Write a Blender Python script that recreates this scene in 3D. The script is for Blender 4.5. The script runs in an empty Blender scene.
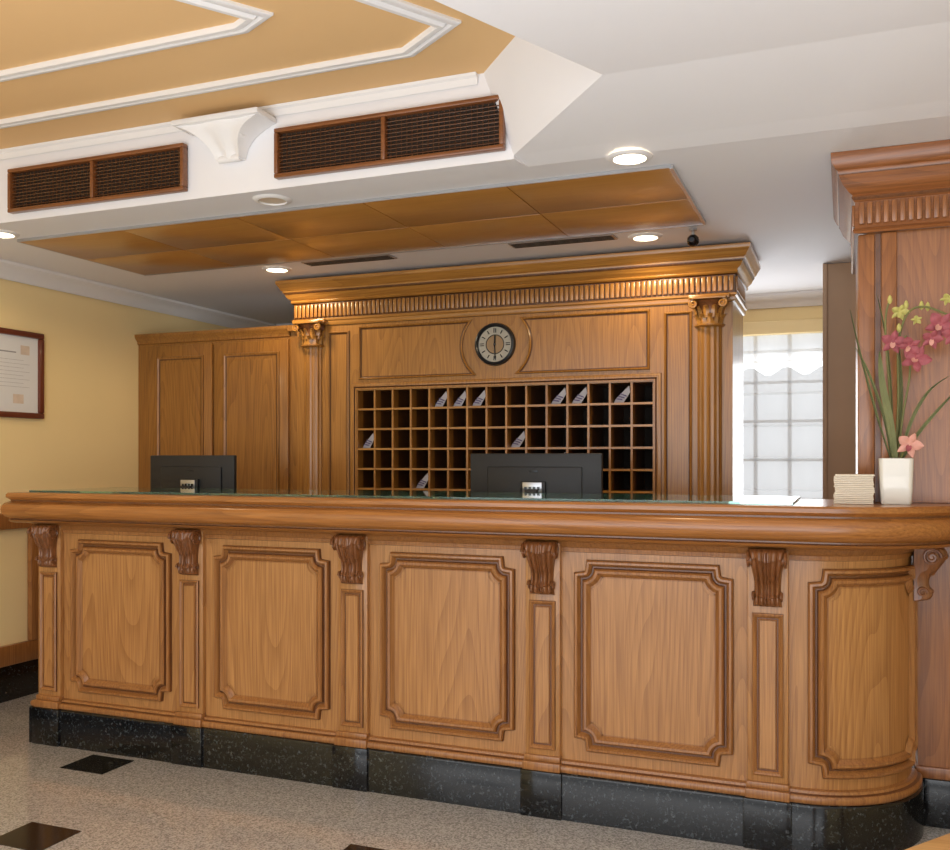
import bpy,bmesh,math,random
from mathutils import Vector,Matrix
random.seed(4)
sin,cos,pi=math.sin,math.cos,math.pi
try:
    bpy.context.scene.view_settings.view_transform='Standard'
except Exception: pass
# ------------------------------------------------------------ materials
def s2l(c):
    return tuple(((x/255)/12.92 if x/255<=0.04045 else ((x/255+0.055)/1.055)**2.4) for x in c)+(1,)
def newmat(name):
    m=bpy.data.materials.new(name); m.use_nodes=True
    nt=m.node_tree; b=nt.nodes['Principled BSDF']
    return m,nt,b
def plain(name,col,rough=0.5,metal=0,coat=0,noise=0,nscale=8,bump=0,**kw):
    m,nt,b=newmat(name)
    b.inputs['Base Color'].default_value=s2l(col)
    b.inputs['Roughness'].default_value=rough
    b.inputs['Metallic'].default_value=metal
    b.inputs['Coat Weight'].default_value=coat
    tc=nt.nodes.new('ShaderNodeTexCoord'); n=nt.nodes.new('ShaderNodeTexNoise')
    n.inputs['Scale'].default_value=nscale; n.inputs['Detail'].default_value=4
    nt.links.new(tc.outputs['Object'],n.inputs['Vector'])
    if noise:
        mx=nt.nodes.new('ShaderNodeMix'); mx.data_type='RGBA'
        c=s2l(col)
        mx.inputs[6].default_value=tuple(x*(1-noise) for x in c[:3])+(1,)
        mx.inputs[7].default_value=tuple(min(1,x*(1+noise)) for x in c[:3])+(1,)
        nt.links.new(n.outputs['Fac'],mx.inputs[0]); nt.links.new(mx.outputs[2],b.inputs['Base Color'])
    if bump:
        bp=nt.nodes.new('ShaderNodeBump'); bp.inputs['Strength'].default_value=bump; bp.inputs['Distance'].default_value=0.01
        nt.links.new(n.outputs['Fac'],bp.inputs['Height']); nt.links.new(bp.outputs[0],b.inputs['Normal'])
    return m
def wood(name,light,dark,axis='Z',rough=0.34,coat=0.3,contrast=1.0,ring=42):
    m,nt,b=newmat(name); N=nt.nodes; L=nt.links
    tc=N.new('ShaderNodeTexCoord')
    def mapn(s,k):
        mp=N.new('ShaderNodeMapping'); sc=[s,s,s]; sc['XYZ'.index(axis)]=s*k
        mp.inputs['Scale'].default_value=sc; L.new(tc.outputs['Object'],mp.inputs[0]); return mp
    m1=mapn(3.4,0.09); n1=N.new('ShaderNodeTexNoise'); n1.inputs['Scale'].default_value=1; n1.inputs['Detail'].default_value=1.5; n1.inputs['Roughness'].default_value=0.35
    L.new(m1.outputs[0],n1.inputs['Vector'])
    mu=N.new('ShaderNodeMath'); mu.operation='MULTIPLY'; mu.inputs[1].default_value=ring
    L.new(n1.outputs['Fac'],mu.inputs[0])
    fr_=N.new('ShaderNodeMath'); fr_.operation='FRACT'; L.new(mu.outputs[0],fr_.inputs[0])
    pw=N.new('ShaderNodeMath'); pw.operation='POWER'; pw.inputs[1].default_value=2.0; L.new(fr_.outputs[0],pw.inputs[0])
    m2=mapn(170,0.025); n2=N.new('ShaderNodeTexNoise'); n2.inputs['Scale'].default_value=1; n2.inputs['Detail'].default_value=3
    L.new(m2.outputs[0],n2.inputs['Vector'])
    m3=mapn(5,0.3); n3=N.new('ShaderNodeTexNoise'); n3.inputs['Scale'].default_value=1; n3.inputs['Detail'].default_value=3
    L.new(m3.outputs[0],n3.inputs['Vector'])
    a=N.new('ShaderNodeMath'); a.operation='MULTIPLY_ADD'; a.inputs[1].default_value=-0.15*contrast; a.inputs[2].default_value=0.20
    L.new(pw.outputs[0],a.inputs[0])
    c=N.new('ShaderNodeMath'); c.operation='MULTIPLY_ADD'; c.inputs[1].default_value=0.65*contrast
    L.new(n2.outputs['Fac'],c.inputs[0]); L.new(a.outputs[0],c.inputs[2])
    d=N.new('ShaderNodeMath'); d.operation='MULTIPLY_ADD'; d.inputs[1].default_value=0.18
    L.new(n3.outputs['Fac'],d.inputs[0]); L.new(c.outputs[0],d.inputs[2])
    r=N.new('ShaderNodeValToRGB'); r.color_ramp.elements[0].position=0.28; r.color_ramp.elements[1].position=0.75
    r.color_ramp.elements[0].color=s2l(dark); r.color_ramp.elements[1].color=s2l(light)
    L.new(d.outputs[0],r.inputs[0]); L.new(r.outputs[0],b.inputs['Base Color'])
    b.inputs['Roughness'].default_value=rough; b.inputs['Coat Weight'].default_value=coat; b.inputs['Coat Roughness'].default_value=0.18
    bp=N.new('ShaderNodeBump'); bp.inputs['Strength'].default_value=0.12; bp.inputs['Distance'].default_value=0.002
    L.new(n2.outputs['Fac'],bp.inputs['Height']); L.new(bp.outputs[0],b.inputs['Normal'])
    return m
W_DV=wood('desk_oak_vertical',(194,140,82),(138,86,42),'Z')
W_DH=wood('desk_oak_horizontal',(182,120,60),(122,72,30),'X',rough=0.28)
W_DM=wood('desk_oak_moulding',(176,120,66),(120,72,36),'Z')
W_GR=wood('dark_groove_wood',(118,72,38),(80,46,24),'Z')  # darker wood tone for the moulding groove bands
W_CB=wood('carved_bracket_wood',(142,88,48),(88,50,26),'Z')
W_UV=wood('cabinet_oak_vertical',(178,124,58),(122,78,32),'Z',rough=0.31)
W_UH=wood('cabinet_oak_horizontal',(184,130,60),(130,84,34),'X',rough=0.28)
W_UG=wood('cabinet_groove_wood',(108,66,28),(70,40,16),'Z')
W_LC=wood('side_cabinet_oak',(166,114,52),(112,70,28),'Z')
W_CV=wood('column_wood_vertical',(168,108,60),(114,68,36),'Z')
W_CH=wood('column_wood_horizontal',(158,98,52),(106,62,30),'X')
W_CP=wood('ceiling_veneer',(204,150,80),(168,116,54),'X',rough=0.3,coat=0.3,contrast=0.5,ring=8)
W_PT=plain('partition_brown',(184,152,124),0.7,noise=0.06)
W_TB=wood('pale_table_wood',(218,172,112),(182,130,76),'X')
W_VT=wood('vent_frame_wood',(140,86,46),(96,54,28),'X')
W_VS=wood('vent_slat_wood',(108,68,40),(70,42,22),'X')
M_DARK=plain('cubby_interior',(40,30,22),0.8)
M_WALL=plain('yellow_plaster',(248,224,168),0.8,noise=0.03,nscale=3,bump=0.02)
M_CEIL=plain('white_ceiling_paint',(236,236,240),0.85,noise=0.015,nscale=2)
M_PEACH=plain('peach_ceiling_paint',(232,192,138),0.8,noise=0.03,nscale=2)
M_TRIM=plain('white_trim_paint',(236,235,236),0.6,noise=0.01)
M_BLKP=plain('black_plastic',(32,34,38),0.5,noise=0.05)
M_BLKG=plain('black_gloss',(14,14,16),0.15)
M_SILV=plain('brushed_silver',(190,192,196),0.3,metal=0.8)
M_DIAL=plain('clock_dial',(172,166,152),0.45,noise=0.08)
M_DIALC=plain('clock_dial_centre',(150,120,84),0.4)
M_RIM=plain('clock_rim',(52,54,58),0.3,metal=0.6)
M_PAPER=plain('paper',(226,228,232),0.7,noise=0.02)
M_LFT=plain('leaflet_paper',(190,190,198),0.7,noise=0.05)
M_INK=plain('ink',(150,150,155),0.8)
M_STAMP=plain('faded_print',(212,196,182),0.8,noise=0.3,nscale=14)
M_PURP=plain('leaflet_purple',(96,88,128),0.6)
M_FRAME=plain('mahogany_frame',(104,48,30),0.35,coat=0.3,noise=0.1)
M_VASE=plain('glazed_ceramic',(228,226,218),0.25,coat=0.4,noise=0.02)
M_NAP=plain('napkin_paper',(234,224,206),0.8,noise=0.03,nscale=30)
M_STEM=plain('stem_green',(116,116,66),0.5,noise=0.2,nscale=30)
M_LEAF=plain('leaf_green',(128,132,92),0.5,noise=0.25,nscale=20)
M_PINK=plain('orchid_pink',(164,84,92),0.6,noise=0.35,nscale=60)
M_PINK2=plain('orchid_pale',(224,164,148),0.6,noise=0.2,nscale=60)
M_YEL=plain('orchid_yellow',(196,188,108),0.6,noise=0.2,nscale=60)
M_WINF=plain('window_frame_paint',(200,200,198),0.5)
# granite
def granite(name,base,spk,rough,scale,th,joint=False):
    m,nt,b=newmat(name);N=nt.nodes;L=nt.links
    tc=N.new('ShaderNodeTexCoord'); n=N.new('ShaderNodeTexNoise'); n.inputs['Scale'].default_value=scale; n.inputs['Detail'].default_value=3; n.inputs['Roughness'].default_value=0.7
    L.new(tc.outputs['Object'],n.inputs['Vector'])
    r=N.new('ShaderNodeValToRGB'); e=r.color_ramp.elements
    e[0].position=th[0]; e[0].color=s2l(base); e[1].position=th[1]; e[1].color=s2l(spk)
    L.new(n.outputs['Fac'],r.inputs[0]); out=r.outputs[0]
    if joint:
        br=N.new('ShaderNodeTexBrick'); br.offset=0; br.inputs['Scale'].default_value=1
        br.inputs['Brick Width'].default_value=1.12; br.inputs['Row Height'].default_value=0.76
        br.inputs['Mortar Size'].default_value=0.0015; br.inputs['Mortar Smooth'].default_value=0.2
        br.inputs['Color1'].default_value=(1,1,1,1);br.inputs['Color2'].default_value=(0.98,0.98,0.98,1);br.inputs['Mortar'].default_value=(0.86,0.85,0.83,1)
        mp=N.new('ShaderNodeMapping'); mp.inputs['Location'].default_value=(0.36,0.02,0)
        L.new(tc.outputs['Object'],mp.inputs[0]); L.new(mp.outputs[0],br.inputs['Vector'])
        mx=N.new('ShaderNodeMix'); mx.data_type='RGBA'; mx.blend_type='MULTIPLY'; mx.inputs[0].default_value=1
        L.new(out,mx.inputs[6]); L.new(br.outputs['Color'],mx.inputs[7]); out=mx.outputs[2]
    L.new(out,b.inputs['Base Color']); b.inputs['Roughness'].default_value=rough
    return m
M_FLOOR=granite('speckled_granite_floor',(122,118,112),(208,203,197),0.11,145,(0.34,0.62),True)
M_FLOOR.node_tree.nodes['Principled BSDF'].inputs['Coat Weight'].default_value=0.4
M_FLOOR.node_tree.nodes['Principled BSDF'].inputs['Coat Roughness'].default_value=0.05
M_BLK=granite('black_pearl_granite',(11,12,14),(96,104,108),0.12,80,(0.57,0.80))
# emission / glass
def emis(name,col,st):
    m,nt,b=newmat(name); b.inputs['Base Color'].default_value=s2l(col)
    b.inputs['Emission Color'].default_value=s2l(col); b.inputs['Emission Strength'].default_value=st; return m
M_BULB=emis('lamp_glow',(255,236,200),10)
M_BULBOFF=plain('lamp_off',(214,200,180),0.4)
M_GLASS,nt,b=newmat('green_float_glass'); b.inputs['Base Color'].default_value=(0.45,0.85,0.74,1); b.inputs['Roughness'].default_value=0.03; b.inputs['Transmission Weight'].default_value=0.9; b.inputs['IOR'].default_value=1.45
M_CURT,nt,b=newmat('sheer_blind_fabric'); b.inputs['Base Color'].default_value=(0.82,0.82,0.8,1); b.inputs['Roughness'].default_value=0.9
tr=nt.nodes.new('ShaderNodeBsdfTranslucent'); tr.inputs[0].default_value=(0.9,0.9,0.9,1)
tp=nt.nodes.new('ShaderNodeBsdfTransparent')
ms=nt.nodes.new('ShaderNodeMixShader'); ms.inputs[0].default_value=0.6
ms2=nt.nodes.new('ShaderNodeMixShader'); ms2.inputs[0].default_value=0.35
nt.links.new(b.outputs[0],ms.inputs[1]); nt.links.new(tr.outputs[0],ms.inputs[2])
nt.links.new(ms.outputs[0],ms2.inputs[1]); nt.links.new(tp.outputs[0],ms2.inputs[2]); nt.links.new(ms2.outputs[0],nt.nodes['Material Output'].inputs[0])

# ------------------------------------------------------------ mesh builder
class MB:
    def __init__(s,name): s.name=name; s.v=[];s.f=[];s.mi=[];s.sm=[];s.mats=[]
    def add(s,vs,fs,mat,smooth=False,T=None):
        o=len(s.v)
        if T: vs=[T(v) for v in vs]
        s.v+= [tuple(v) for v in vs]
        single=not isinstance(mat,list)
        for i,f in enumerate(fs):
            mt=mat if single else mat[i]
            if mt not in s.mats: s.mats.append(mt)
            s.f.append(tuple(a+o for a in f)); s.mi.append(s.mats.index(mt)); s.sm.append(smooth)
    def box(s,x0,x1,y0,y1,z0,z1,mat,bv=0,T=None):
        if x0>x1:x0,x1=x1,x0
        if bv<=0:
            vs=[(x,y,z) for x in(x0,x1) for y in(y0,y1) for z in(z0,z1)]
            s.add(vs,[(0,1,3,2),(4,6,7,5),(0,4,5,1),(2,3,7,6),(0,2,6,4),(1,5,7,3)],mat,False,T)
        else:
            bm=bmesh.new(); bmesh.ops.create_cube(bm,size=1)
            for v in bm.verts: v.co=Vector(((x0+x1)/2+v.co.x*(x1-x0),(y0+y1)/2+v.co.y*(y1-y0),(z0+z1)/2+v.co.z*(z1-z0)))
            bmesh.ops.bevel(bm,geom=bm.edges[:],offset=bv,segments=2,affect='EDGES',profile=0.5)
            bm.verts.index_update()
            s.add([v.co[:] for v in bm.verts],[[v.index for v in f.verts] for f in bm.faces],mat,False,T); bm.free()
    def sweep(s,prof,path,mat,smooth=False,caps=True):
        n=len(path); vs=[]
        for i,(x,y) in enumerate(path):
            ns=[]
            if i>0: d=Vector((x-path[i-1][0],y-path[i-1][1])).normalized(); ns.append(Vector((d.y,-d.x)))
            if i<n-1: d=Vector((path[i+1][0]-x,path[i+1][1]-y)).normalized(); ns.append(Vector((d.y,-d.x)))
            a=ns[0]
            if len(ns)==2:
                a=(ns[0]+ns[1]).normalized(); a=a/max(0.3,a.dot(ns[0]))
            for (o,z) in prof: vs.append((x+a.x*o,y+a.y*o,z))
        k=len(prof); fs=[];ms=[]
        for i in range(n-1):
            for j in range(k-1):
                fs.append((i*k+j,(i+1)*k+j,(i+1)*k+j+1,i*k+j+1)); ms.append(mat[j] if isinstance(mat,list) else mat)
        m0=mat[0] if isinstance(mat,list) else mat
        s.add(vs,fs,ms,smooth)
        if caps:
            s.add(vs[:k],[tuple(range(k))],m0); s.add(vs[-k:],[tuple(range(k))],m0)
    def prism(s,poly,z0,z1,mat):
        n=len(poly); vs=[(x,y,z0) for x,y in poly]+[(x,y,z1) for x,y in poly]
        s.add(vs,[tuple(range(n)),tuple(range(n,2*n))]+[(i,(i+1)%n,(i+1)%n+n,i+n) for i in range(n)],mat)
    def mould(s,path,prof,mp,mats,smooth=False):
        n=len(path);k=len(prof);vs=[]
        for i in range(n):
            p=Vector(path[i-1]);q=Vector(path[i]);r=Vector(path[(i+1)%n])
            d1=(q-p).normalized();d2=(r-q).normalized()
            n1=Vector((d1.y,-d1.x));n2=Vector((d2.y,-d2.x)); a=(n1+n2).normalized(); a=a/max(0.5,a.dot(n1))
            for (o,h) in prof: c=q+a*o; vs.append(mp(c.x,c.y,h))
        fs=[];ms=[]
        for i in range(n):
            for j in range(k-1):
                i2=(i+1)%n; fs.append((i*k+j,i2*k+j,i2*k+j+1,i*k+j+1)); ms.append(mats[j] if isinstance(mats,list) else mats)
        s.add(vs,fs,ms,smooth)
    def lathe(s,prof,c,mat,seg=32,smooth=True,a0=0,a1=2*pi,axis='Z'):
        full=abs(a1-a0-2*pi)<1e-6; m=seg if full else seg+1; vs=[];k=len(prof)
        for i in range(m):
            a=a0+(a1-a0)*i/seg
            for r,h in prof:
                if axis=='Z': vs.append((c[0]+r*cos(a),c[1]+r*sin(a),c[2]+h))
                elif axis=='Y': vs.append((c[0]+r*cos(a),c[1]+h,c[2]+r*sin(a)))
                else: vs.append((c[0]+h,c[1]+r*cos(a),c[2]+r*sin(a)))
        fs=[];ms=[]
        for i in range(seg):
            i2=(i+1)%m
            for j in range(k-1): fs.append((i*k+j,i2*k+j,i2*k+j+1,i*k+j+1)); ms.append(mat[j] if isinstance(mat,list) else mat)
        s.add(vs,fs,ms,smooth)
    def tube(s,pts,rad,mat,seg=8):
        pts=[Vector(p) for p in pts]; n=len(pts); vs=[]
        if not hasattr(rad,'__len__'): rad=[rad]*n
        for i,p in enumerate(pts):
            d=(pts[min(n-1,i+1)]-pts[max(0,i-1)]).normalized()
            u=d.orthogonal().normalized() if i==0 else (u-d*u.dot(d)).normalized()
            w=d.cross(u)
            for j in range(seg): a=2*pi*j/seg; vs.append(p+(u*cos(a)+w*sin(a))*rad[i])
        fs=[(i*seg+j,i*seg+(j+1)%seg,(i+1)*seg+(j+1)%seg,(i+1)*seg+j) for i in range(n-1) for j in range(seg)]
        fs+=[tuple(range(seg)),tuple(range((n-1)*seg,n*seg))]
        s.add(vs,fs,mat,True)
    def build(s):
        cx=(min(v[0] for v in s.v)+max(v[0] for v in s.v))/2; cy=(min(v[1] for v in s.v)+max(v[1] for v in s.v))/2; cz=min(v[2] for v in s.v)
        me=bpy.data.meshes.new(s.name+'_mesh')
        me.from_pydata([(a-cx,b-cy,c-cz) for a,b,c in s.v],[],s.f)
        for m in s.mats: me.materials.append(m)
        me.polygons.foreach_set('material_index',s.mi); me.polygons.foreach_set('use_smooth',s.sm)
        bm=bmesh.new(); bm.from_mesh(me); bmesh.ops.recalc_face_normals(bm,faces=bm.faces[:]); bm.to_mesh(me); bm.free()
        me.set_sharp_from_angle(angle=math.radians(40))
        o=bpy.data.objects.new(s.name,me); o.location=(cx,cy,cz); bpy.context.collection.objects.link(o); return o
def smoothpts(pts,k=4):
    out=[];n=len(pts);P=[Vector(p) for p in pts]
    for i in range(n-1):
        p0=P[max(0,i-1)];p1=P[i];p2=P[i+1];p3=P[min(n-1,i+2)]
        for j in range(k):
            t=j/k; out.append(0.5*((2*p1)+(p2-p0)*t+(2*p0-5*p1+4*p2-p3)*t*t+(3*p1-p0-3*p2+p3)*t**3))
    out.append(P[-1]); return out
def npath(s0,s1,z0,z1,n,k=6,sub=1):
    pts=[]
    def seg(a,b):
        for i in range(sub): t=i/sub; pts.append((a[0]+(b[0]-a[0])*t,a[1]+(b[1]-a[1])*t))
    def arc(c,a0,a1):
        for i in range(k): a=math.radians(a0+(a1-a0)*i/k); pts.append((c[0]+n*cos(a),c[1]+n*sin(a)))
    if n<=0:
        seg((s0,z0),(s1,z0));seg((s1,z0),(s1,z1));seg((s1,z1),(s0,z1));seg((s0,z1),(s0,z0)); return pts
    seg((s0+n,z0),(s1-n,z0)); arc((s1,z0),180,90); seg((s1,z0+n),(s1,z1-n)); arc((s1,z1),270,180)
    seg((s1-n,z1),(s0+n,z1)); arc((s0,z1),360,270); seg((s0,z1-n),(s0,z0+n)); arc((s0,z0),90,0)
    return pts
def field(B,s0,s1,z0,z1,n,h,mp,mat,sub=1,k=6):
    ss=[s0+n*cos(math.radians(90*(1-i/k))) for i in range(k+1)] if n>0 else [s0]
    mid=[s0+n+(s1-s0-2*n)*i/sub for i in range(1,sub)]
    ss=ss+mid+([s0+s1-x for x in reversed(ss)])
    vs=[]
    for x in ss:
        dx=min(x-s0,s1-x); q=math.sqrt(max(0,n*n-dx*dx)) if dx<n else 0
        vs+=[mp(x,z0+q,h),mp(x,z1-q,h)]
    B.add(vs,[(2*i,2*i+2,2*i+3,2*i+1) for i in range(len(ss)-1)],mat,sub>1)
BIG=[(0.034,0.0),(0.033,0.014),(0.028,0.020),(0.021,0.021),(0.016,0.014),(0.011,0.003),(0.006,0.003),(0.003,0.012),(-0.003,0.018),(-0.011,0.017),(-0.018,0.009),(-0.024,0.003),(-0.03,0.003)]
def panel(B,s0,s1,z0,z1,n,mp,wm,gm,fm,sc=1.0,sub=1,back=0.0):
    pr=[(o*sc,h*sc+back) for o,h in BIG]
    mats=[gm,wm,wm,wm,wm,gm,gm,wm,wm,wm,wm,wm]
    B.mould(npath(s0,s1,z0,z1,n,6,sub),pr,mp,mats)
    i=0.028*sc
    field(B,s0+i,s1-i,z0+i,z1-i,n,0.004*sc+back,mp,fm,max(sub,1))
def flat(yf): return lambda s,z,h:(s,yf-h,z)

# ------------------------------------------------------------ carved scroll bracket
def bracket(B,x,y,ztop,dx,dy,w0,w1,proj,height,mat,gm):
    wx,wy=-dy,dx
    pr=[(0.80,0.0),(0.97,-0.05),(1.0,-0.16),(0.93,-0.27),(0.74,-0.38),(0.52,-0.50),(0.40,-0.62),(0.40,-0.74),(0.52,-0.82),(0.56,-0.90),(0.45,-0.97),(0.2,-1.0),(0.0,-1.0)]
    pr=smoothpts([(a,b,0) for a,b in pr],4); nw=36; vs=[]; m=len(pr)
    def HW(t): return (w0*(1-t)+w1*t)/2*(1+0.10*cos(t*2*pi)-0.06)
    for i,p in enumerate(pr):
        t=i/(m-1); hw=HW(t)
        for j in range(nw+1):
            s=j/nw*2-1
            lobe=abs(cos(s*pi*2.5))
            rib=0.22*lobe**0.8*(0.5+0.5*sin(pi*min(1,t*1.1)))-0.22*s**4
            sc=((t*4.2+0.35*abs(s))%1.0)
            leaf=0.10*sc**2 if t<0.85 else 0
            vein=-0.12*math.exp(-(s/0.05)**2)*(1 if 0.1<t<0.9 else 0)
            o=max(0.0,(p.x+(rib+leaf+vein-0.10)*(1 if t<0.95 else 0))*proj)
            vs.append((x+dx*o+wx*s*hw,y+dy*o+wy*s*hw,ztop+p.y*height))
    k=nw+1; n=m
    B.add(vs,[(i*k+j,(i+1)*k+j,(i+1)*k+j+1,i*k+j+1) for i in range(n-1) for j in range(nw)],mat,True)
    for sgn,jj in((-1,0),(1,nw)):
        side=[vs[i*k+jj] for i in range(n)]; base=[]
        for i in range(n):
            t=i/(n-1); hw=HW(t); base.append((x+wx*sgn*hw,y+wy*sgn*hw,side[i][2]))
        B.add(side+base,[(i,i+1,n+i+1,n+i) for i in range(n-1)],mat)
        for (co,cz,R,tu) in((0.58,-0.19,0.32,2.2),(0.28,-0.83,0.17,1.8)):
            hw=(w0 if cz>-0.5 else w1)/2*1.02; pts=[]
            for q in range(30):
                a=q/29*tu*2*pi; r=R*(1-q/32)*height*0.5
                o=co*proj+r*cos(a); pts.append((x+dx*o+wx*sgn*hw,y+dy*o+wy*sgn*hw,ztop+cz*height+r*sin(a)))
            B.tube(pts,[0.006*(height/0.2)*(1-0.6*q/29) for q in range(30)],mat,6)
    B.tube([(x+dx*0.60*proj+wx*s*w0*0.52,y+dy*0.60*proj+wy*s*w0*0.52,ztop-0.19*height) for s in(-1,1)],0.09*height,mat,12)

# ============================================================ ROOM
XL,XR=-4.22,2.4; YB=6.3; YF=-3.2; ZA,ZB,ZP=2.42,2.36,2.68; YV=3.12; ZS=2.374
B=MB('floor'); B.box(XL-0.15,XR+0.15,YF,YB+0.15,-0.1,0,M_FLOOR); B.build()
B=MB('floor_inset_tiles')
for (x,y) in((-2.97,3.13),(-2.60,2.45),(-1.44,2.70),(-3.74,2.2),(-1.10,1.93),(-0.32,2.42-0.3),(-2.23,1.7)):
    B.box(x-0.115,x+0.115,y-0.095,y+0.095,0.0,0.0015,M_BLK)
B.build()
B=MB('wall_left'); B.box(XL-0.15,XL,YF,YB,0,ZP+0.2,M_WALL); B.build()
B=MB('wall_right'); B.box(XR,XR+0.15,YF,YB,0,ZP+0.2,M_WALL); B.build()
wx0,wx1,wz0,wz1=-1.1,0.35,0.5,2.16
B=MB('wall_back')
B.box(XL,wx0,YB,YB+0.15,0,ZP+0.2,M_WALL); B.box(wx1,XR,YB,YB+0.15,0,ZP+0.2,M_WALL)
B.box(wx0,wx1,YB,YB+0.15,0,wz0,M_WALL); B.box(wx0,wx1,YB,YB+0.15,wz1,ZP+0.2,M_WALL); B.build()
# ceiling
P=[(-1.085,YV),(-0.655,2.67),(-1.19,1.54),(-1.75,0.9),(XL,0.9)]
Q=[(-1.20,YV),(-0.83,2.69),(-1.33,1.55),(-1.80,0.98),(XL,0.98)]
PZ=[ZS,ZA,ZA,ZA,ZA]
B=MB('ceiling')
poly=[(XL,YF),(XR,YF),(XR,P[1][1])]+P[1:]
B.add([(x,y,ZA) for x,y in poly],[tuple(range(len(poly)))],M_CEIL)
YS=YV+0.10; xs=P[0][0]
B.add([(P[1][0],P[1][1],ZA),(XR,P[1][1],ZA),(XR,YV,ZS),(xs,YV,ZS)],[(0,1,2,3)],M_CEIL)
B.add([(XL,YV,ZB),(xs,YV,ZB),(xs+0.02,YS,ZB),(XR,YS,ZB),(XR,YB,ZB),(XL,YB,ZB)],[(0,1,2,3,4,5)],M_CEIL)
B.add([(xs,YV,ZS),(XR,YV,ZS),(XR,YS,ZB),(xs+0.02,YS,ZB),(xs,YV,ZB)],[(0,1,2,3),(0,3,4)],M_CEIL)
B.add([(XL,YV,ZB),(xs,YV,ZB),(xs,YV,ZS),(Q[0][0],YV,ZP),(XL,YV,ZP)],[(0,1,2,3,4)],M_CEIL)
for i in range(4):
    a,b_,c,d=P[i],P[i+1],Q[i+1],Q[i]
    B.add([(a[0],a[1],PZ[i]),(b_[0],b_[1],PZ[i+1]),(c[0],c[1],ZP),(d[0],d[1],ZP)],[(0,1,2,3)],M_CEIL)
poly=Q+[(XL,YV)]
B.add([(x,y,ZP) for x,y in poly],[tuple(range(len(poly)))],M_PEACH)
B.build()
def ceilmould(name,pts,w,prof=None):
    B=MB(name); z=ZP
    pr=[(0.0,z),(0.0,z-0.008),(w*0.15,z-0.014),(w*0.35,z-0.014),(w*0.45,z-0.007),(w*0.6,z-0.007),(w*0.7,z-0.018),(w*0.95,z-0.018),(w,z-0.006),(w,z)]
    B.sweep(pr,pts,M_TRIM,False); B.build()
ceilmould('trim_1',[(XL+0.02,2.885),(-1.36,2.885),(-1.12,2.72),(-1.44,2.20),(-1.90,1.35)],0.06)
ceilmould('trim_2',[(XL+0.02,2.53),(-1.78,2.53),(-1.64,2.46),(-1.89,2.09),(-2.20,1.6)],0.06)
B=MB('trim_3'); B.sweep([(0,ZP-0.04),(0.0,ZP-0.001),(0.025,ZP-0.001),(0.022,ZP-0.010),(0.012,ZP-0.016),(0.008,ZP-0.03),(0.004,ZP-0.038)],[(XL+0.02,YV-0.001),(-1.22,YV-0.001)],M_TRIM); B.build()
cr=[(0,ZB-0.085),(0.0,ZB-0.001),(0.085,ZB-0.001),(0.082,ZB-0.015),(0.06,ZB-0.03),(0.035,ZB-0.045),(0.022,ZB-0.07),(0.01,ZB-0.085)]
B=MB('trim_left_crown'); B.sweep(cr,[(XL+0.001,YB-0.001),(XL+0.001,YV+0.01)],M_TRIM)
B.v=[(2*(XL+0.001)-x if x<XL else x,y,z) for x,y,z in B.v]; B.build()
B=MB('trim_back_crown'); B.sweep(cr,[(XL+0.1,YB-0.001),(XR-0.01,YB-0.001)],M_TRIM); B.build()
# left wall wainscot
B=MB('baseboard_left')
B.box(XL+0.001,XL+0.025,1.0,4.0,0.0,0.19,M_BLK,0.003); B.box(XL+0.001,XL+0.03,1.0,4.0,0.19,0.30,W_DM,0.006); B.build()
B=MB('trim_left_rail')
B.box(XL+0.001,XL+0.05,1.0,4.0,0.925,1.015,W_DM,0.012); B.box(XL+0.001,XL+0.035,3.92,4.0,0.30,0.925,W_DM,0.005); B.build()

# ============================================================ air vents
def vent(x0,x1):
    B=MB('ceiling_air_vent'); y=YV-0.001; z0,z1=2.390,2.582; f=0.017; m=(x0+x1)/2
    B.box(x0+0.004,x1-0.004,y-0.006,y,z0+0.004,z1-0.004,M_DARK)
    for a,b_,c,d in((x0,x1,z0,z0+f),(x0,x1,z1-f,z1),(x0,x0+f,z0+f,z1-f),(x1-f,x1,z0+f,z1-f),(m-f/2,m+f/2,z0+f,z1-f)):
        B.box(a,b_,y-0.036,y-0.004,c,d,W_VT,0.004)
    for k in range(1,11):
        z=z0+f+(z1-z0-2*f)*k/11
        T=lambda v,z=z:(v[0],y-0.016+ (v[1])*cos(0.6)-(v[2])*sin(0.6),z+(v[1])*sin(0.6)+v[2]*cos(0.6))
        B.box(x0+f,x1-f,-0.006,0.006,-0.0015,0.0015,W_VS,0,T)
    n=44
    for k in range(1,n):
        x=x0+(x1-x0)*k/n
        B.box(x-0.0012,x+0.0012,y-0.010,y-0.006,z0+f,z1-f,W_VS)
    B.build()
vent(-3.435,-2.485); vent(-2.055,-1.112)
# ceiling corbel (white plaster)
B=MB('plaster_corbel'); cx=-2.262; y=YV-0.002; n=22
vs=[]
for i in range(n+1):
    t=i/n; z=2.488+0.125*t; hw=0.055+0.03*t+0.105*t**3.0; out=0.03+0.08*(0.5-0.5*cos(t*pi))**0.8
    k=10
    row=[(cx-hw,y,z)]
    for j in range(k+1):
        s=j/k*2-1; row.append((cx+s*hw,y-out-0.02*(cos(s*pi*1.0))**2*(1-0.5*t),z))
    row.append((cx+hw,y,z)); vs+=row
k=len(row)
B.add(vs,[(i*k+j,i*k+j+1,(i+1)*k+j+1,(i+1)*k+j) for i in range(n) for j in range(k-1)],M_TRIM,True)
B.add(vs[:k],[tuple(range(k))],M_TRIM)
B.box(cx-0.20,cx+0.20,y-0.135,y,2.612,2.634,M_TRIM,0.005)
for sg in(-1,1):
    pts=[]
    for q in range(26):
        a=q/25*1.8*2*pi; r=0.026*(1-q/30); pts.append((cx+sg*(0.09+0.0),y-0.07+r*cos(a),2.572+r*sin(a)))
    B.tube(pts,0.005,M_TRIM,6)
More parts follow.
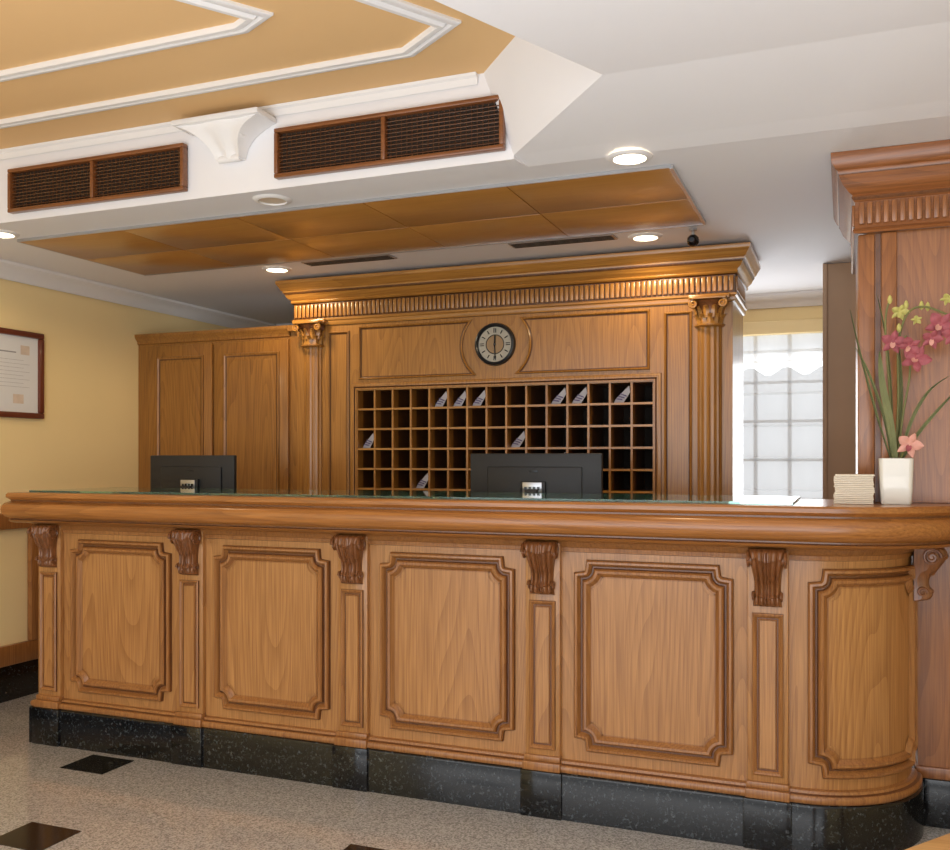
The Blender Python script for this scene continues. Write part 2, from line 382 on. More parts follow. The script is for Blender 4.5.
B.tube([(cx-0.05,y-0.03,2.491),(cx+0.05,y-0.03,2.491)],0.014,M_TRIM,10)
B.build()
# ceiling wood panel
B=MB('ceiling_wood_panel'); x0,x1,y0,y1=-3.69,-0.585,3.38,4.245
for i in range(5):
    for j in range(2):
        a=x0+(x1-x0)*i/5; b_=x0+(x1-x0)*(i+1)/5; c=y0+(y1-y0)*j/2; d=y0+(y1-y0)*(j+1)/2
        B.box(a+0.002,b_-0.002,c+0.002,d-0.002,ZB-0.014,ZB-0.002,W_CP,0.002)
B.box(x0-0.004,x1+0.004,y0-0.006,y0,ZB-0.014,ZB-0.001,M_SILV); B.box(x1,x1+0.012,y0,y1,ZB-0.016,ZB-0.001,M_SILV)
B.box(x0,x1,y1,y1+0.01,ZB-0.016,ZB-0.001,M_SILV); B.box(x0-0.006,x0,y0,y1,ZB-0.014,ZB-0.001,M_SILV)
B.build()
# slot diffusers
for x in(-2.44,-1.27):
    B=MB('slot_air_diffuser'); B.box(x-0.26,x+0.26,4.31,4.41,ZB-0.008,ZB-0.001,M_SILV)
    for k in range(4): B.box(x-0.25,x+0.25,4.324+k*0.022,4.331+k*0.022,ZB-0.010,ZB-0.0079,M_DARK)
    B.build()
# downlights
def downlight(x,y,on=True,e=22):
    B=MB('recessed_downlight'); z=ZB
    B.lathe([(0.0,z-0.004),(0.056,z-0.004)],(x,y,0),M_BULB if on else M_BULBOFF,28)
    B.lathe([(0.056,z-0.004),(0.058,z-0.010),(0.072,z-0.008),(0.080,z-0.001)],(x,y,0),M_TRIM,28); B.build()
    if on:
        l=bpy.data.lights.new('downlight_lamp','SPOT'); l.energy=e; l.color=(1,0.78,0.48); l.spot_size=math.radians(165); l.spot_blend=0.4; l.shadow_soft_size=0.05
        o=bpy.data.objects.new('downlight_lamp',l); o.location=(x,y,z-0.02); bpy.context.collection.objects.link(o)
downlight(-2.93,4.43,True,17); downlight(-0.88,4.43,True,17)
downlight(-0.70,3.245,True,9)
downlight(-2.165,3.24,False); downlight(-3.67,3.26,True,9)
# security camera
B=MB('security_camera'); x,y=-0.648,4.36
B.lathe([(0.0,ZB),(0.018,ZB),(0.018,ZB-0.010),(0.007,ZB-0.014),(0.007,ZB-0.030),(0.0,ZB-0.030)],(x,y,0),M_SILV,16)
B.lathe([(0.0,0.028),(0.014,0.025),(0.025,0.014),(0.028,0.0),(0.025,-0.014),(0.014,-0.025),(0.0,-0.028)],(x,y,ZB-0.055),M_BLKG,20)
B.lathe([(0.0,-0.040),(0.011,-0.040),(0.013,-0.022)],(x,y,ZB-0.058),M_RIM,16,axis='Y'); B.build()

# ============================================================ RECEPTION DESK
def arcpts(cx,cy,r,n=20): return [(cx+r*cos(a),cy+r*sin(a)) for a in [math.radians(-90+90*i/n) for i in range(n+1)]]
CX,CY,R=-0.14,3.66,0.36; YD=3.30; XD=-3.46
path=[(XD,3.78),(XD,YD)]+[(CX-0.001,YD)]+arcpts(CX,CY,R,24)[1:]
C2=CX+0.07; XD2=XD+0.025
path2=[(XD2,3.78),(XD2,YD)]+[(C2-0.001,YD)]+arcpts(C2,CY,R,24)[1:]
B=MB('reception_desk')
B.sweep([(0,0.16),(0,1.02)],path,W_DV,True,False)
B.box(XD+0.02,0.0,3.70,3.73,0,1.02,W_DV)
B.sweep([(0,0.168),(0.030,0.168),(0.036,0.164),(0.038,0.158),(0.038,0.0)],path,M_BLK,False)
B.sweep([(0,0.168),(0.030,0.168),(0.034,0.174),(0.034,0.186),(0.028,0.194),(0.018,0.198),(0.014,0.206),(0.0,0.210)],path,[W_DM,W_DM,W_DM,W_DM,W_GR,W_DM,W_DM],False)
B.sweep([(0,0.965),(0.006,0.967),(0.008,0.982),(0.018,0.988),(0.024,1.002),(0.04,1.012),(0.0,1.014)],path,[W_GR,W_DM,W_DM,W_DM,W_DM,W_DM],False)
sl=[(-0.12,1.012),(0.04,1.012),(0.088,1.014),(0.104,1.018),(0.112,1.027),(0.104,1.031),(0.104,1.036),(0.122,1.046),(0.131,1.060),(0.134,1.076),(0.131,1.092),(0.122,1.105),(0.104,1.113),(0.104,1.119),(0.112,1.125),(0.118,1.131),(0.118,1.144),(0.112,1.151),(0.10,1.152),(0.0,1.152)]
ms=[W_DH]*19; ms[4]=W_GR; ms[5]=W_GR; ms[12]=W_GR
B.sweep(sl,path2,ms,True)
top=[(XD2,3.78)]+[(XD2,YD)]+[(C2,YD)]+arcpts(C2,CY,R,24)[1:]+[(0.03,3.66),(0.03,3.78)]
B.prism(top,1.10,1.1519,W_DH)
B.prism([(XD-0.03,3.80),(XD-0.03,YD-0.045),(CX-0.02,YD-0.045),(CX-0.02,3.80)],1.1525,1.1605,M_GLASS)
X0=-3.393; SP=0.788
mp=flat(YD)
for i in range(5):
    x=X0+SP*i; hw=0.066
    B.box(x-hw,x+hw,YD-0.022,YD+0.01,0.20,1.012,W_DV,0.003)
    B.box(x-hw-0.006,x+hw+0.006,YD-0.045,YD,0.168,0.20,W_DM,0.004)
    B.box(x-hw-0.003,x+hw+0.003,YD-0.034,YD,0.20,0.222,W_DM,0.005)
    B.box(x-hw-0.012,x+hw+0.012,YD-0.048,YD,0.0,0.1675,M_BLK,0.003)
    m2=flat(YD-0.022)
    pr=[(0.012,0.0),(0.011,0.006),(0.006,0.009),(0.001,0.006),(-0.004,-0.002),(-0.008,-0.002),(-0.011,0.003),(-0.013,0.003)]
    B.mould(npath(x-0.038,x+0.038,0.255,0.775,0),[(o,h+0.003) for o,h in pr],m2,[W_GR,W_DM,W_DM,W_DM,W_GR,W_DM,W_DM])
    B.box(x-0.026,x+0.026,YD-0.022-0.006,YD-0.02,0.267,0.763,W_DV)
    bracket(B,x,YD-0.022,1.005,0,-1,0.116,0.088,0.060,0.195,W_CB,W_GR)
    if i<4:
        xa=x+hw; xb=x+SP-hw
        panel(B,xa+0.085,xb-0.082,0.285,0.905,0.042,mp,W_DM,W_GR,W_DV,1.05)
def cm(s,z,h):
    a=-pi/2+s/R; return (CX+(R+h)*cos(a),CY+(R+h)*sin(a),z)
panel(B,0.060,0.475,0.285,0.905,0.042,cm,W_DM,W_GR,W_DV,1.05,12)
bracket(B,CX+R,3.585,1.005,1,0,0.10,0.075,0.095,0.19,W_CB,W_GR)
B.build()

# ============================================================ SIDE COLUMN (right)
cx0,cx1,cy0,cy1=0.042,1.10,3.54,4.3; zc=1.154
B=MB('wood_clad_column')
B.box(cx0+0.03,cx1,cy0+0.02,cy1,zc,ZB-0.002,W_CV)
B.box(cx0+0.20,cx1,3.70,cy1,0.168,zc,W_CV)
B.box(cx0+0.19,cx1+0.01,3.68,cy1,0.0,0.168,M_BLK,0.003)
B.box(cx0+0.19,cx1+0.01,3.685,cy1,0.168,0.21,W_CV,0.005)
B.box(cx0,cx0+0.055,cy0+0.01,cy1-0.02,zc,2.09,W_CV,0.006)
B.box(cx0+0.075,cx0+0.125,cy0,cy0+0.03,zc,2.09,W_CV,0.006)
B.box(cx0+0.058,cx0+0.072,cy0+0.014,cy0+0.03,zc,2.09,W_GR)
B.box(cx1-0.10,cx1,cy0,cy0+0.03,zc,2.09,W_CV,0.006)
cp=[(cx0,cy1),(cx0,cy0),(cx1,cy0)]
B.sweep([(0,2.09),(0.012,2.09),(0.018,2.098),(0.012,2.106),(0.010,2.11),(0.010,2.20),(0.016,2.205),(0.022,2.215),(0.018,2.222),(0.030,2.232),(0.05,2.255),(0.062,2.285),(0.066,2.29),(0.066,2.30),(0.074,2.305),(0.084,2.325),(0.088,2.34),(0.088,ZB-0.002),(0,ZB-0.002)],cp,[W_GR]+[W_CH]*5+[W_GR]+[W_CH]*4+[W_GR]+[W_CH]*6)
n=int((cx1-cx0)/0.026)
for k in range(n):
    x=cx0+0.012+k*0.026; B.box(x-0.009,x+0.009,cy0-0.020,cy0-0.008,2.12,2.195,W_CV,0.004)
for k in range(20):
    y=cy0+0.02+k*0.028; B.box(cx0-0.020,cx0-0.008,y-0.009,y+0.009,2.12,2.195,W_CV,0.004)
B.build()
B=MB('brown_partition_panel'); B.box(-0.105,1.3,5.40,5.48,0,ZB-0.002,W_PT,0.004); B.box(-0.112,-0.09,5.385,5.495,0,ZB-0.002,W_PT,0.003); B.build()

# ============================================================ BACK KEY CABINET
YU=4.72; UX0,UX1=-2.985,-0.51; UC=-1.745; UT=2.338; YC=4.80; zt=2.065
B=MB('key_rack_cabinet')
px0,px1,pz1=-2.585,-0.895,1.70; cell=(px1-px0)/15; rows=7; pz0=pz1-rows*cell
B.box(UX0,px0-0.02,YU,YU+0.5,0,UT-0.03,W_UV); B.box(px1+0.02,UX1,YU,YU+0.5,0,UT-0.03,W_UV)
B.box(px0-0.02,px1+0.02,YU,YU+0.5,pz1+0.02,UT-0.03,W_UV); B.box(px0-0.02,px1+0.02,YU,YU+0.5,0,pz0-0.02,W_UV)
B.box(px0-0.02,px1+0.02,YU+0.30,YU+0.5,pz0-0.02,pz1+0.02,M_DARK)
XF=UX0-0.094
B.box(XF,UX0,YC,YC+0.3,0,zt,W_LC); B.box(XF,UX0,YC-0.036,YC+0.3,zt,zt+0.035,W_LC)
fr=flat(YU)
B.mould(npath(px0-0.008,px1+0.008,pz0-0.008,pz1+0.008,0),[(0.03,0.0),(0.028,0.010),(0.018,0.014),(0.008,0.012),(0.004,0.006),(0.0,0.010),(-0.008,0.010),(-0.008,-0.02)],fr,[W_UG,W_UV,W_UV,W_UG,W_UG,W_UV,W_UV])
t=0.0055
for i in range(16):
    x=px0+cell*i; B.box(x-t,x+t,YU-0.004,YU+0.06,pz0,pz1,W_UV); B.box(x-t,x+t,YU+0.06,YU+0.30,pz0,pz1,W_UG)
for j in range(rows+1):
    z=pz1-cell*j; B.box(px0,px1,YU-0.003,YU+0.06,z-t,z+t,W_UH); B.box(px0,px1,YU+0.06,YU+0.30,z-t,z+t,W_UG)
up=[(UX0,YU+0.5),(UX0,YU),(UX1,YU),(UX1,YU+0.5)]
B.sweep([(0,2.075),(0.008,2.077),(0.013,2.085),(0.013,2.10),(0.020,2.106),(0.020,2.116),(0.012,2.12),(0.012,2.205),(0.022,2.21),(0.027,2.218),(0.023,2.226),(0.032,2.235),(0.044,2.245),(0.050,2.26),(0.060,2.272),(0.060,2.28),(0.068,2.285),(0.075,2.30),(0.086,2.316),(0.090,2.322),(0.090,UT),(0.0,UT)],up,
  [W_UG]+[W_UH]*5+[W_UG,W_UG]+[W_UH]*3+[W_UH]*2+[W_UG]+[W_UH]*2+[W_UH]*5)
x=UX0+0.005
while x<UX1:
    B.box(x-0.010,x+0.010,YU-0.024,YU-0.010,2.126,2.20,W_UV,0.004); x+=0.0268
for k in range(12):
    y=YU+0.01+k*0.03; B.box(UX1+0.010,UX1+0.024,y-0.010,y+0.010,2.126,2.20,W_UV,0.004)
PC=[(-2.875),(-0.62)]
for x in PC:
    B.box(x-0.10,x+0.10,YU-0.045,YU,2.088,2.112,W_UH,0.006)
    prof=[];n=44
    for i in range(n+1):
        a=pi+pi*i/n; r=0.064-0.005*abs(sin(i/n*pi*8)); prof.append((x+r*cos(a),YU+0.01+r*sin(a)*0.75))
    vs=[(p[0],p[1],z) for z in(0.3,1.965) for p in prof]; k=n+1
    B.add(vs,[(j,j+1,k+j+1,k+j) for j in range(n)],W_UV,True)
    B.lathe([(0.066,-0.016),(0.074,-0.010),(0.074,-0.004),(0.066,0.0)],(x,YU+0.005,1.968),W_UV,20,True,pi,2*pi)
    B.lathe([(0.055,0.0),(0.056,0.05),(0.066,0.09),(0.082,0.112)],(x,YU+0.005,1.968),W_CB,20,True,pi,2*pi)
    for row,(zz,hh,rr,off) in enumerate(((1.968,0.055,0.060,0),(1.995,0.07,0.064,0.5))):
        for q in range(6):
            a=pi+pi*(q+off+0.0)/5.5
            if a>2*pi+0.05: continue
            ux,uy=cos(a),sin(a); wx_,wy_=-uy,ux; vs=[]
            for i in range(7):
                tt=i/6; o=rr+0.004+0.028*tt**3; hh_=zz+hh*(tt if tt<0.9 else 0.9-(tt-0.9)*1.2); w=0.017*(1-0.55*tt**2)*(1+0.15*sin(tt*18))
                for s in(-1,-0.4,0,0.4,1): vs.append((x+ux*(o-0.006*abs(s)+0.003*(s==0))+wx_*w*s,YU+0.005+uy*(o-0.006*abs(s))+wy_*w*s,hh_))
            B.add(vs,[(i*5+j,i*5+j+1,i*5+5+j+1,i*5+5+j) for i in range(6) for j in range(4)],W_UH,True)
    for sg in(-1,1):
        pts=[]
        for q in range(24):
            a=q/23*1.7*2*pi+pi/2; r=0.022*(1-q/28); pts.append((x+sg*(0.07-0.0)+sg*r*cos(a)*-1,YU-0.075,2.062+r*sin(a)))
        B.tube(pts,0.006,W_UH,6)
        B.tube([(x+sg*0.07,YU-0.075,2.062),(x+sg*0.065,YU-0.01,2.062)],0.016,W_CB,10)
    B.box(x-0.088,x+0.088,YU-0.088,YU,2.083,2.096,W_UH,0.004)
    B.box(x-0.07,x+0.07,YU-0.09,YU,0.0,0.3,W_UV,0.004)
TH=[(0.010,0.0),(0.009,0.007),(0.003,0.011),(-0.002,0.006),(-0.006,0.001),(-0.010,0.001)]
THM=[W_UG,W_UV,W_UV,W_UG,W_UG]
B.mould(npath(-0.835,-0.715,0.4,2.03,0),TH,fr,THM); B.mould(npath(-2.765,-2.645,0.4,2.03,0),TH,fr,THM)
CZ=1.920; RC=0.20; za,zb=1.765,2.050
def clockpanel(sgn):
    xo=UC+sgn*0.82
    a0=math.asin(max(-1,(za-CZ)/RC)); a1=math.asin(min(1,(zb-CZ)/RC))
    arc=[(UC+sgn*RC*cos(a0+(a1-a0)*i/14),CZ+RC*sin(a0+(a1-a0)*i/14)) for i in range(15)]
    pts=[(xo,za)]+arc+[(xo,zb)]
    A=sum(pts[i][0]*pts[(i+1)%len(pts)][1]-pts[(i+1)%len(pts)][0]*pts[i][1] for i in range(len(pts)))
    if A<0: pts=pts[::-1]
    B.mould(pts,TH,fr,THM)
clockpanel(-1); clockpanel(1)
B.build()
# clock
B=MB('wall_clock'); c=(UC,YU-0.001,CZ)
B.lathe([(0.0,-0.010),(0.048,-0.010)],c,M_DIALC,48,axis='Y'); B.lathe([(0.048,-0.010),(0.050,-0.013),(0.053,-0.010),(0.094,-0.010)],c,[M_RIM,M_RIM,M_DIAL],48,axis='Y')
B.lathe([(0.094,-0.010),(0.096,-0.022),(0.103,-0.028),(0.111,-0.024),(0.115,-0.010),(0.115,0.0)],c,M_RIM,48,axis='Y')
for i in range(12):
    a=i*pi/6
    T=lambda v,a=a:(c[0]+v[0]*cos(a)+v[2]*sin(a),c[1]+v[1],c[2]-v[0]*sin(a)+v[2]*cos(a))
    if i%3==0:
        B.box(-0.007,-0.003,-0.0125,-0.010,0.062,0.086,M_BLKG,0,T); B.box(0.003,0.007,-0.0125,-0.010,0.062,0.086,M_BLKG,0,T)
    else: B.box(-0.0025,0.0025,-0.0125,-0.010,0.064,0.084,M_BLKG,0,T)
for a,L_,w in((0.05,0.05,0.004),(3.1,0.078,0.003)):
    T=lambda v,a=a:(c[0]+v[0]*cos(a)+v[2]*sin(a),c[1]+v[1],c[2]-v[0]*sin(a)+v[2]*cos(a))
    B.box(-w,w,-0.018,-0.015,-0.012,L_,M_BLKG,0,T)
B.lathe([(0.0,-0.021),(0.006,-0.021),(0.006,-0.010)],c,M_RIM,12,axis='Y'); B.build()
# folded leaflets in pigeonholes
B=MB('folded_leaflets')
for (ci,rj) in((4,0),(5,0),(6,0),(10,0),(11,0),(13,0),(0,2),(8,2),(3,4),(10,3)):
    x=px0+cell*ci+t+0.002; z=pz1-cell*(rj+1)+t+0.0006; y=YU+0.02; w=cell-2*t-0.006
    a=[(x,y+0.03,z),(x+0.01,y+0.03,z+0.02),(x+w*0.93,y-0.01,z+w*0.90),(x+w*0.98,y-0.005,z+w*0.55),(x+w*0.55,y+0.02,z)]
    b_=[(p[0],p[1]+0.002,p[2]) for p in a]
    B.add(a+b_,[(0,1,2,3,4),(5,6,7,8,9)]+[(i,(i+1)%5,(i+1)%5+5,i+5) for i in range(5)],M_LFT)
    for k in range(3):
        f=0.3+0.2*k
        B.add([(x+w*f*0.6,y+0.021-0.03*f,z+w*f*0.65),(x+w*(f*0.6+0.35),y+0.012-0.012*f,z+w*f*0.45),(x+w*(f*0.6+0.35),y+0.012-0.012*f,z+w*(f*0.45+0.07)),(x+w*f*0.6,y+0.021-0.03*f,z+w*(f*0.65+0.06))],[(0,1,2,3)],M_PURP)
B.build()

# ============================================================ SIDE CABINET (left)
B=MB('panelled_side_cabinet'); xa,xb=XL+0.002,XF-0.001
B.box(xa,xb,YC,YC+0.4,0,zt,W_LC)
B.sweep([(0,zt-0.03),(0.01,zt-0.025),(0.012,zt-0.01),(0.03,zt+0.01),(0.036,zt+0.02),(0.036,zt+0.035),(0,zt+0.035)],[(xa,YC),(xb,YC)],W_LC)
B.box(xa,xb,YC,YC+0.4,zt,zt+0.034,W_LC)
for (a,b_) in((-4.12,-3.635),(-3.615,-3.085)):
    B.box(a,b_,YC-0.02,YC,0.12,zt-0.045,W_LC,0.003)
    m3=flat(YC-0.02)
    for za_,zb_ in((0.2,0.95),(1.06,zt-0.13)):
        B.mould(npath(a+0.085,b_-0.075,za_,zb_,0),[(0.016,0),(0.014,0.006),(0.008,0.008),(0.0,0.003),(-0.008,0.0),(-0.03,0.006),(-0.04,0.006)],m3,[W_UG,W_LC,W_LC,W_UG,W_LC,W_LC])
        B.box(a+0.12,b_-0.11,YC-0.0262,YC-0.02,za_+0.036,zb_-0.036,W_LC)
B.build()

# ============================================================ MONITORS
def monitor(x,y,w,h,ztop,yaw):
    B=MB('computer_monitor'); c,s=cos(yaw),sin(yaw)
    T=lambda v:(x+v[0]*c-v[1]*s,y+v[0]*s+v[1]*c,v[2])
    zb=ztop-h
    B.box(-w/2,w/2,-0.005,0.022,zb,ztop,M_BLKP,0.006,T)
    B.box(-w/2+0.012,w/2-0.012,0.0221,0.023,zb+0.02,ztop-0.012,M_BLKG,0,T)
    B.box(-w*0.36,w*0.36,-0.014,-0.005,zb+0.03,ztop-0.06,M_BLKP,0.006,T)
    B.box(-0.06,0.06,-0.03,-0.012,ztop-0.155-0.03,ztop-0.125,M_BLKP,0.004,T)
    B.box(-0.045,0.045,-0.036,-0.029,ztop-0.175,ztop-0.13,M_SILV,0.001,T)
    for k in range(4): B.box(-0.036+k*0.02,-0.024+k*0.02,-0.038,-0.036,ztop-0.165,ztop-0.15,M_BLKG,0,T)
    B.box(-0.02,0.02,-0.016,-0.0135,ztop-0.085,ztop-0.075,M_RIM,0.001,T)
    B.box(-0.03,0.03,-0.06,-0.028,0.77,ztop-0.16,M_BLKP,0.006,T)
    B.lathe([(0.0,0.75),(0.12,0.75),(0.12,0.762),(0.03,0.772),(0.0,0.772)],(x,y,0),M_BLKP,28)
    B.build()
monitor(-3.23,4.08,0.545,0.33,1.325,0.0); monitor(-1.30,4.02,0.62,0.37,1.33,0.0)
B=MB('clerk_work_desk'); B.box(-3.4,-0.35,3.75,4.25,0.71,0.749,W_DH,0.004)
for x in(-3.36,-1.9,-0.39):
    B.box(x-0.025,x+0.025,3.78,4.22,0,0.71,W_DV,0.004)
B.build()

# ============================================================ FRAMED CERTIFICATE (left wall)
B=MB('framed_certificate'); x=XL; ya,yb,za,zb=3.42,4.02,1.53,2.01; f=0.032
B.box(x,x+0.008,ya+0.01,yb-0.01,za+0.01,zb-0.01,M_PAPER)
for a,b_,c_,d in((ya,yb,za,za+f),(ya,yb,zb-f,zb),(ya,ya+f,za+f,zb-f),(yb-f,yb,za+f,zb-f)): B.box(x,x+0.026,a,b_,c_,d,M_FRAME,0.006)
B.box(x+0.008,x+0.0085,3.62,3.84,1.885,1.892,M_INK)
B.box(x+0.008,x+0.0084,3.87,3.93,1.88,1.93,M_STAMP); B.box(x+0.008,x+0.0084,3.82,3.89,1.61,1.66,M_STAMP)
for k in range(8):
    B.box(x+0.008,x+0.0083,3.52+0.03*(k%3),3.93-0.04*(k%2),1.70+k*0.021,1.7013+k*0.021,M_INK)
B.build()

# ============================================================ WINDOW + BLIND
B=MB('window_1')
B.box(wx0,wx0+0.05,YB+0.02,YB+0.09,wz0,wz1,M_WINF,0.004);B.box(wx1-0.05,wx1,YB+0.02,YB+0.09,wz0,wz1,M_WINF,0.004)
B.box(wx0,wx1,YB+0.02,YB+0.09,wz1-0.05,wz1,M_WINF,0.004);B.box(wx0,wx1,YB+0.02,YB+0.09,wz0,wz0+0.05,M_WINF,0.004)
for x in(-0.54,-0.33,-0.12,0.1): B.box(x-0.012,x+0.012,YB+0.02,YB+0.04,wz0+0.05,wz1-0.05,M_WINF)
for z in(0.8,1.05,1.3,1.55,1.8,2.0): B.box(wx0+0.05,wx1-0.05,YB+0.02,YB+0.04,z-0.009,z+0.009,M_WINF)
B.build()
B=MB('sheer_roman_blind'); vs=[];n=120
for i in range(n+1):
    z=0.5+(2.14-0.5)*i/n; ph=((z-0.5)%0.205)/0.205; y=YB-0.03-0.03*(1-ph)**1.5
    for j in range(49):
        x=wx0-0.05+(wx1-wx0+0.1)*j/48; vs.append((x,y-0.010*sin(j*0.9+z*0.6),z))
B.add(vs,[(i*49+j,i*49+j+1,i*49+50+j,i*49+49+j) for i in range(n) for j in range(48)],M_CURT,True)
B.box(wx0-0.06,wx1+0.06,YB-0.088,YB-0.002,2.10,2.18,M_WALL,0.004)
B.build()

# ============================================================ COUNTER ITEMS
ZT=1.1525
B=MB('orchid_vase'); vx,vy=0.158,3.44
def sq(hw,z,k=6):
    pts=[];r=hw*0.3
    for cxs,cys,a0 in((1,1,0),(-1,1,90),(-1,-1,180),(1,-1,270)):
        for i in range(k+1):
            a=math.radians(a0+90*i/k); pts.append((vx+cxs*(hw-r)+r*cos(a),vy+cys*(hw-r)+r*sin(a),z))
    return pts
rings=[sq(0.044,ZT),sq(0.047,ZT+0.004),sq(0.050,ZT+0.06),sq(0.052,ZT+0.12),sq(0.053,ZT+0.152),sq(0.049,ZT+0.154),sq(0.047,ZT+0.13)]
k=len(rings[0]); vs=sum(rings,[])
B.add(vs,[(i*k+j,i*k+(j+1)%k,(i+1)*k+(j+1)%k,(i+1)*k+j) for i in range(len(rings)-1) for j in range(k)],M_VASE,True)
B.add(rings[0],[tuple(range(k))],M_VASE); B.add(rings[-1],[tuple(range(k))],M_DARK)
def X(px): return 0.172+(px-900)*0.00306
def blade(pts,w,mat):
    P=smoothpts(pts,6); n=len(P); vs=[]
    for i,p in enumerate(P):
        t_=i/(n-1); ww=w*sin(pi*min(1,0.12+t_*0.88))**0.7
        vs+=[(p.x-ww,p.y,p.z),(p.x,p.y+0.006,p.z-0.002),(p.x+ww,p.y-0.002,p.z)]
    B.add(vs,[(i*3+j,i*3+j+1,i*3+4+j,i*3+3+j) for i in range(n-1) for j in range(2)],mat,True)
b0=(0.15,3.44,1.28)
blade([b0,(0.10,3.43,1.45),(0.05,3.42,1.65),(0.015,3.40,1.81)],0.004,M_LEAF)
blade([b0,(0.12,3.42,1.45),(0.07,3.40,1.60),(0.030,3.38,1.68)],0.005,M_LEAF)
blade([b0,(0.145,3.45,1.5),(0.13,3.44,1.7),(0.10,3.44,1.86)],0.004,M_LEAF)
blade([(0.16,3.43,1.28),(0.14,3.40,1.42),(0.115,3.37,1.55),(0.105,3.35,1.66)],0.012,M_LEAF)
blade([(0.165,3.43,1.28),(0.22,3.42,1.38),(0.28,3.42,1.46),(0.34,3.41,1.53)],0.007,M_LEAF)
blade([(0.165,3.43,1.28),(0.20,3.40,1.42),(0.25,3.37,1.52),(0.31,3.35,1.57)],0.006,M_LEAF)
blade([(0.16,3.45,1.28),(0.175,3.46,1.5),(0.17,3.46,1.68)],0.007,M_LEAF)
st=[smoothpts([(0.155,3.44,1.28),(0.165,3.43,1.5),(0.165,3.42,1.68),(0.19,3.40,1.78),(0.24,3.38,1.80),(0.32,3.36,1.76)],6),
    smoothpts([(0.16,3.44,1.28),(0.18,3.43,1.45),(0.20,3.41,1.60),(0.185,3.39,1.71)],6),
    smoothpts([(0.15,3.44,1.28),(0.14,3.42,1.50),(0.125,3.41,1.75),(0.14,3.40,1.84)],6),
    smoothpts([(0.165,3.43,1.28),(0.185,3.40,1.34),(0.195,3.385,1.36)],6)]
for s_ in st: B.tube(s_,0.0035,M_STEM,7)
def flower(c,r,mat,rot=0,tilt=0.3,lip=M_PINK2):
    M=Matrix.Translation(c)@Matrix.Rotation(tilt,4,'X')@Matrix.Rotation(rot,4,'Y')
    for q in range(5):
        a=q*2*pi/5+pi/2; w=0.40 if q in(1,4) else 0.27; vs=[]
        for i in range(8):
            t_=i/7; rr=r*t_; ww=r*w*sin(pi*(0.08+0.87*t_)); cup=-r*0.45*t_*t_+r*0.25*t_
            for s_ in(-1,-0.5,0,0.5,1):
                lx=rr*cos(a)-ww*s_*sin(a); lz=rr*sin(a)+ww*s_*cos(a); vs.append(M@Vector((lx,cup-0.12*r*(1-s_*s_)+0.05*r*sin(t_*9),lz)))
        B.add(vs,[(i*5+j,i*5+j+1,i*5+6+j,i*5+5+j) for i in range(7) for j in range(4)],mat,True)
    vs=[]
    for i in range(6):
        t_=i/5
        for s_ in(-1,0,1): vs.append(M@Vector((s_*r*0.22*sin(pi*(0.2+0.7*t_)),-r*0.5*t_+0.1*r*s_*s_*-1,-r*0.45*t_)))
    B.add(vs,[(i*3+j,i*3+j+1,i*3+4+j,i*3+3+j) for i in range(5) for j in range(2)],lip,True)
for (px,pz,py,r,m_,ro,ti) in((892,1.690,3.39,0.040,M_PINK,0.2,0.2),(914,1.630,3.37,0.048,M_PINK,0.5,-0.2),(908,1.670,3.36,0.036,M_PINK,1.0,0.4),(937,1.735,3.36,0.046,M_PINK,0.7,0.1),(929,1.690,3.35,0.034,M_PINK,0.3,0.5),(949,1.70,3.35,0.036,M_PINK,0.0,0.3)):
    flower(Vector((X(px),py,pz)),r,m_,ro,ti)
for (px,pz,py,r,ro) in((899,1.79,3.40,0.030,0.3),(915,1.76,3.39,0.018,1.1),(944,1.82,3.37,0.022,0.9)):
    flower(Vector((X(px),py,pz)),r,M_YEL,ro,0.6,M_YEL)
flower(Vector((X(908),3.375,1.350)),0.042,M_PINK2,0.4,0.2,M_PINK)
for (px,pz) in((889,1.83),(920,1.805),(905,1.81),(926,1.80),(898,1.735)):
    B.lathe([(0,-0.014),(0.006,-0.008),(0.008,0.002),(0.005,0.012),(0,0.018)],(X(px),3.395,pz),M_YEL,10)
B.build()
B=MB('napkin_stack'); nx,ny=0.028,3.43
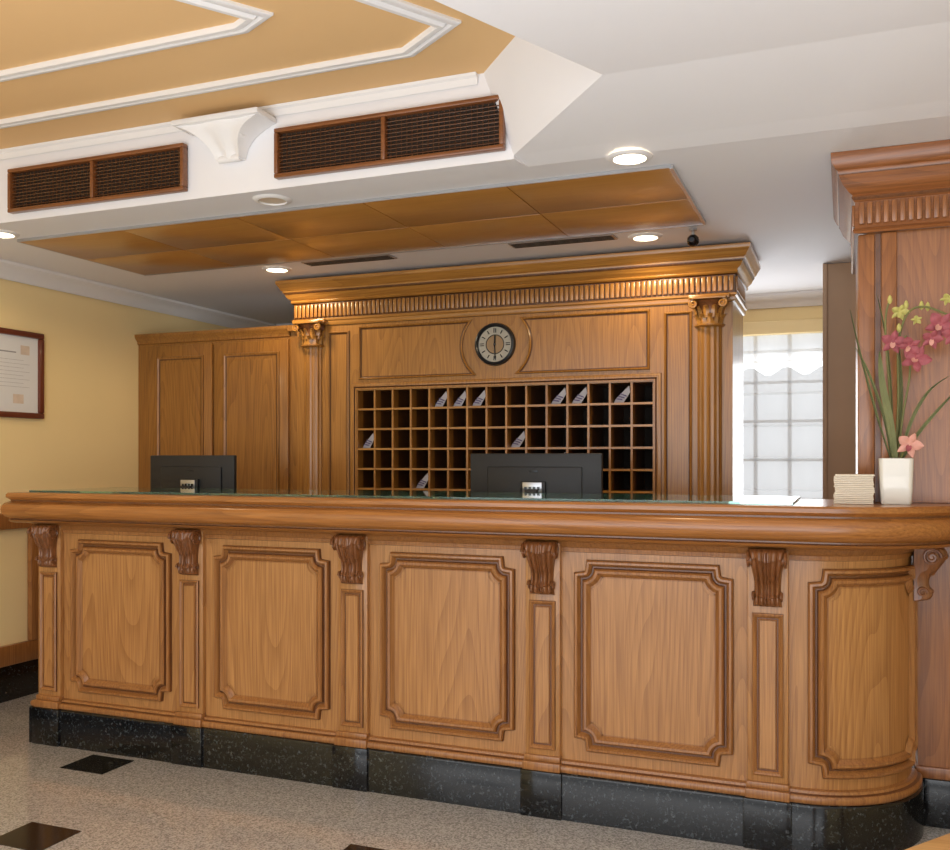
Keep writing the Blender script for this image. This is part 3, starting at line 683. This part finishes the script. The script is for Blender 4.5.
for i in range(16):
    dx=random.uniform(-0.003,0.003); z=ZT+0.0002+i*0.0062
    B.box(nx-0.062+dx,nx+0.062+dx,ny-0.05,ny+0.05,z,z+0.0056,M_NAP,0.0022)
B.build()
# ============================================================ side table (foreground right)
B=MB('side_table'); ang=math.atan2(0.15,0.111); c,s=cos(ang),sin(ang)
ox,oy=0.03,2.13
T=lambda v:(ox+v[0]*c+v[1]*s,oy+v[0]*s-v[1]*c,v[2])
B.box(0,0.75,0,0.6,0.425,0.45,W_TB,0.006,T); B.box(0.05,0.70,0.05,0.55,0.36,0.425,W_TB,0.003,T)
for a in(0.05,0.66):
    for b_ in(0.05,0.51): B.box(a,a+0.045,b_,b_+0.045,0,0.37,W_TB,0.004,T)
B.build()

# ============================================================ LIGHTS / WORLD / CAMERA
w=bpy.data.worlds.new('World'); bpy.context.scene.world=w; w.use_nodes=True
bg=w.node_tree.nodes['Background']; bg.inputs[0].default_value=(0.92,0.96,1,1); bg.inputs[1].default_value=1.1
def area(name,loc,rot,sx,sy,e,col):
    l=bpy.data.lights.new(name,'AREA'); l.shape='RECTANGLE'; l.size=sx; l.size_y=sy; l.energy=e; l.color=col
    o=bpy.data.objects.new(name,l); o.location=loc; o.rotation_euler=rot; bpy.context.collection.objects.link(o)
area('front_daylight',(-1.0,-2.9,1.4),(math.radians(90),0,0),6.0,2.2,85,(0.97,0.98,1))
area('added_ceiling_fill',(-0.8,-0.4,0.75),(math.radians(180),0,0),3.4,2.8,120,(0.95,0.975,1))  # added fill lamp behind the camera, aimed up to brighten the ceiling
area('back_window_daylight',(-0.4,6.7,1.5),(math.radians(-90),0,0),1.4,1.8,3,(0.95,0.98,1))
area('back_room_daylight',(-0.6,6.0,1.3),(math.radians(-115),0,0),1.0,1.4,16,(0.95,0.98,1))
cam=bpy.data.cameras.new('camera'); co=bpy.data.objects.new('camera',cam); bpy.context.collection.objects.link(co)
co.location=(0,0,1.3); co.rotation_euler=(math.radians(90),0,math.radians(21.55))
cam.sensor_width=36; cam.lens=937/950*36; cam.shift_y=35/950; cam.clip_start=0.05
bpy.context.scene.camera=co
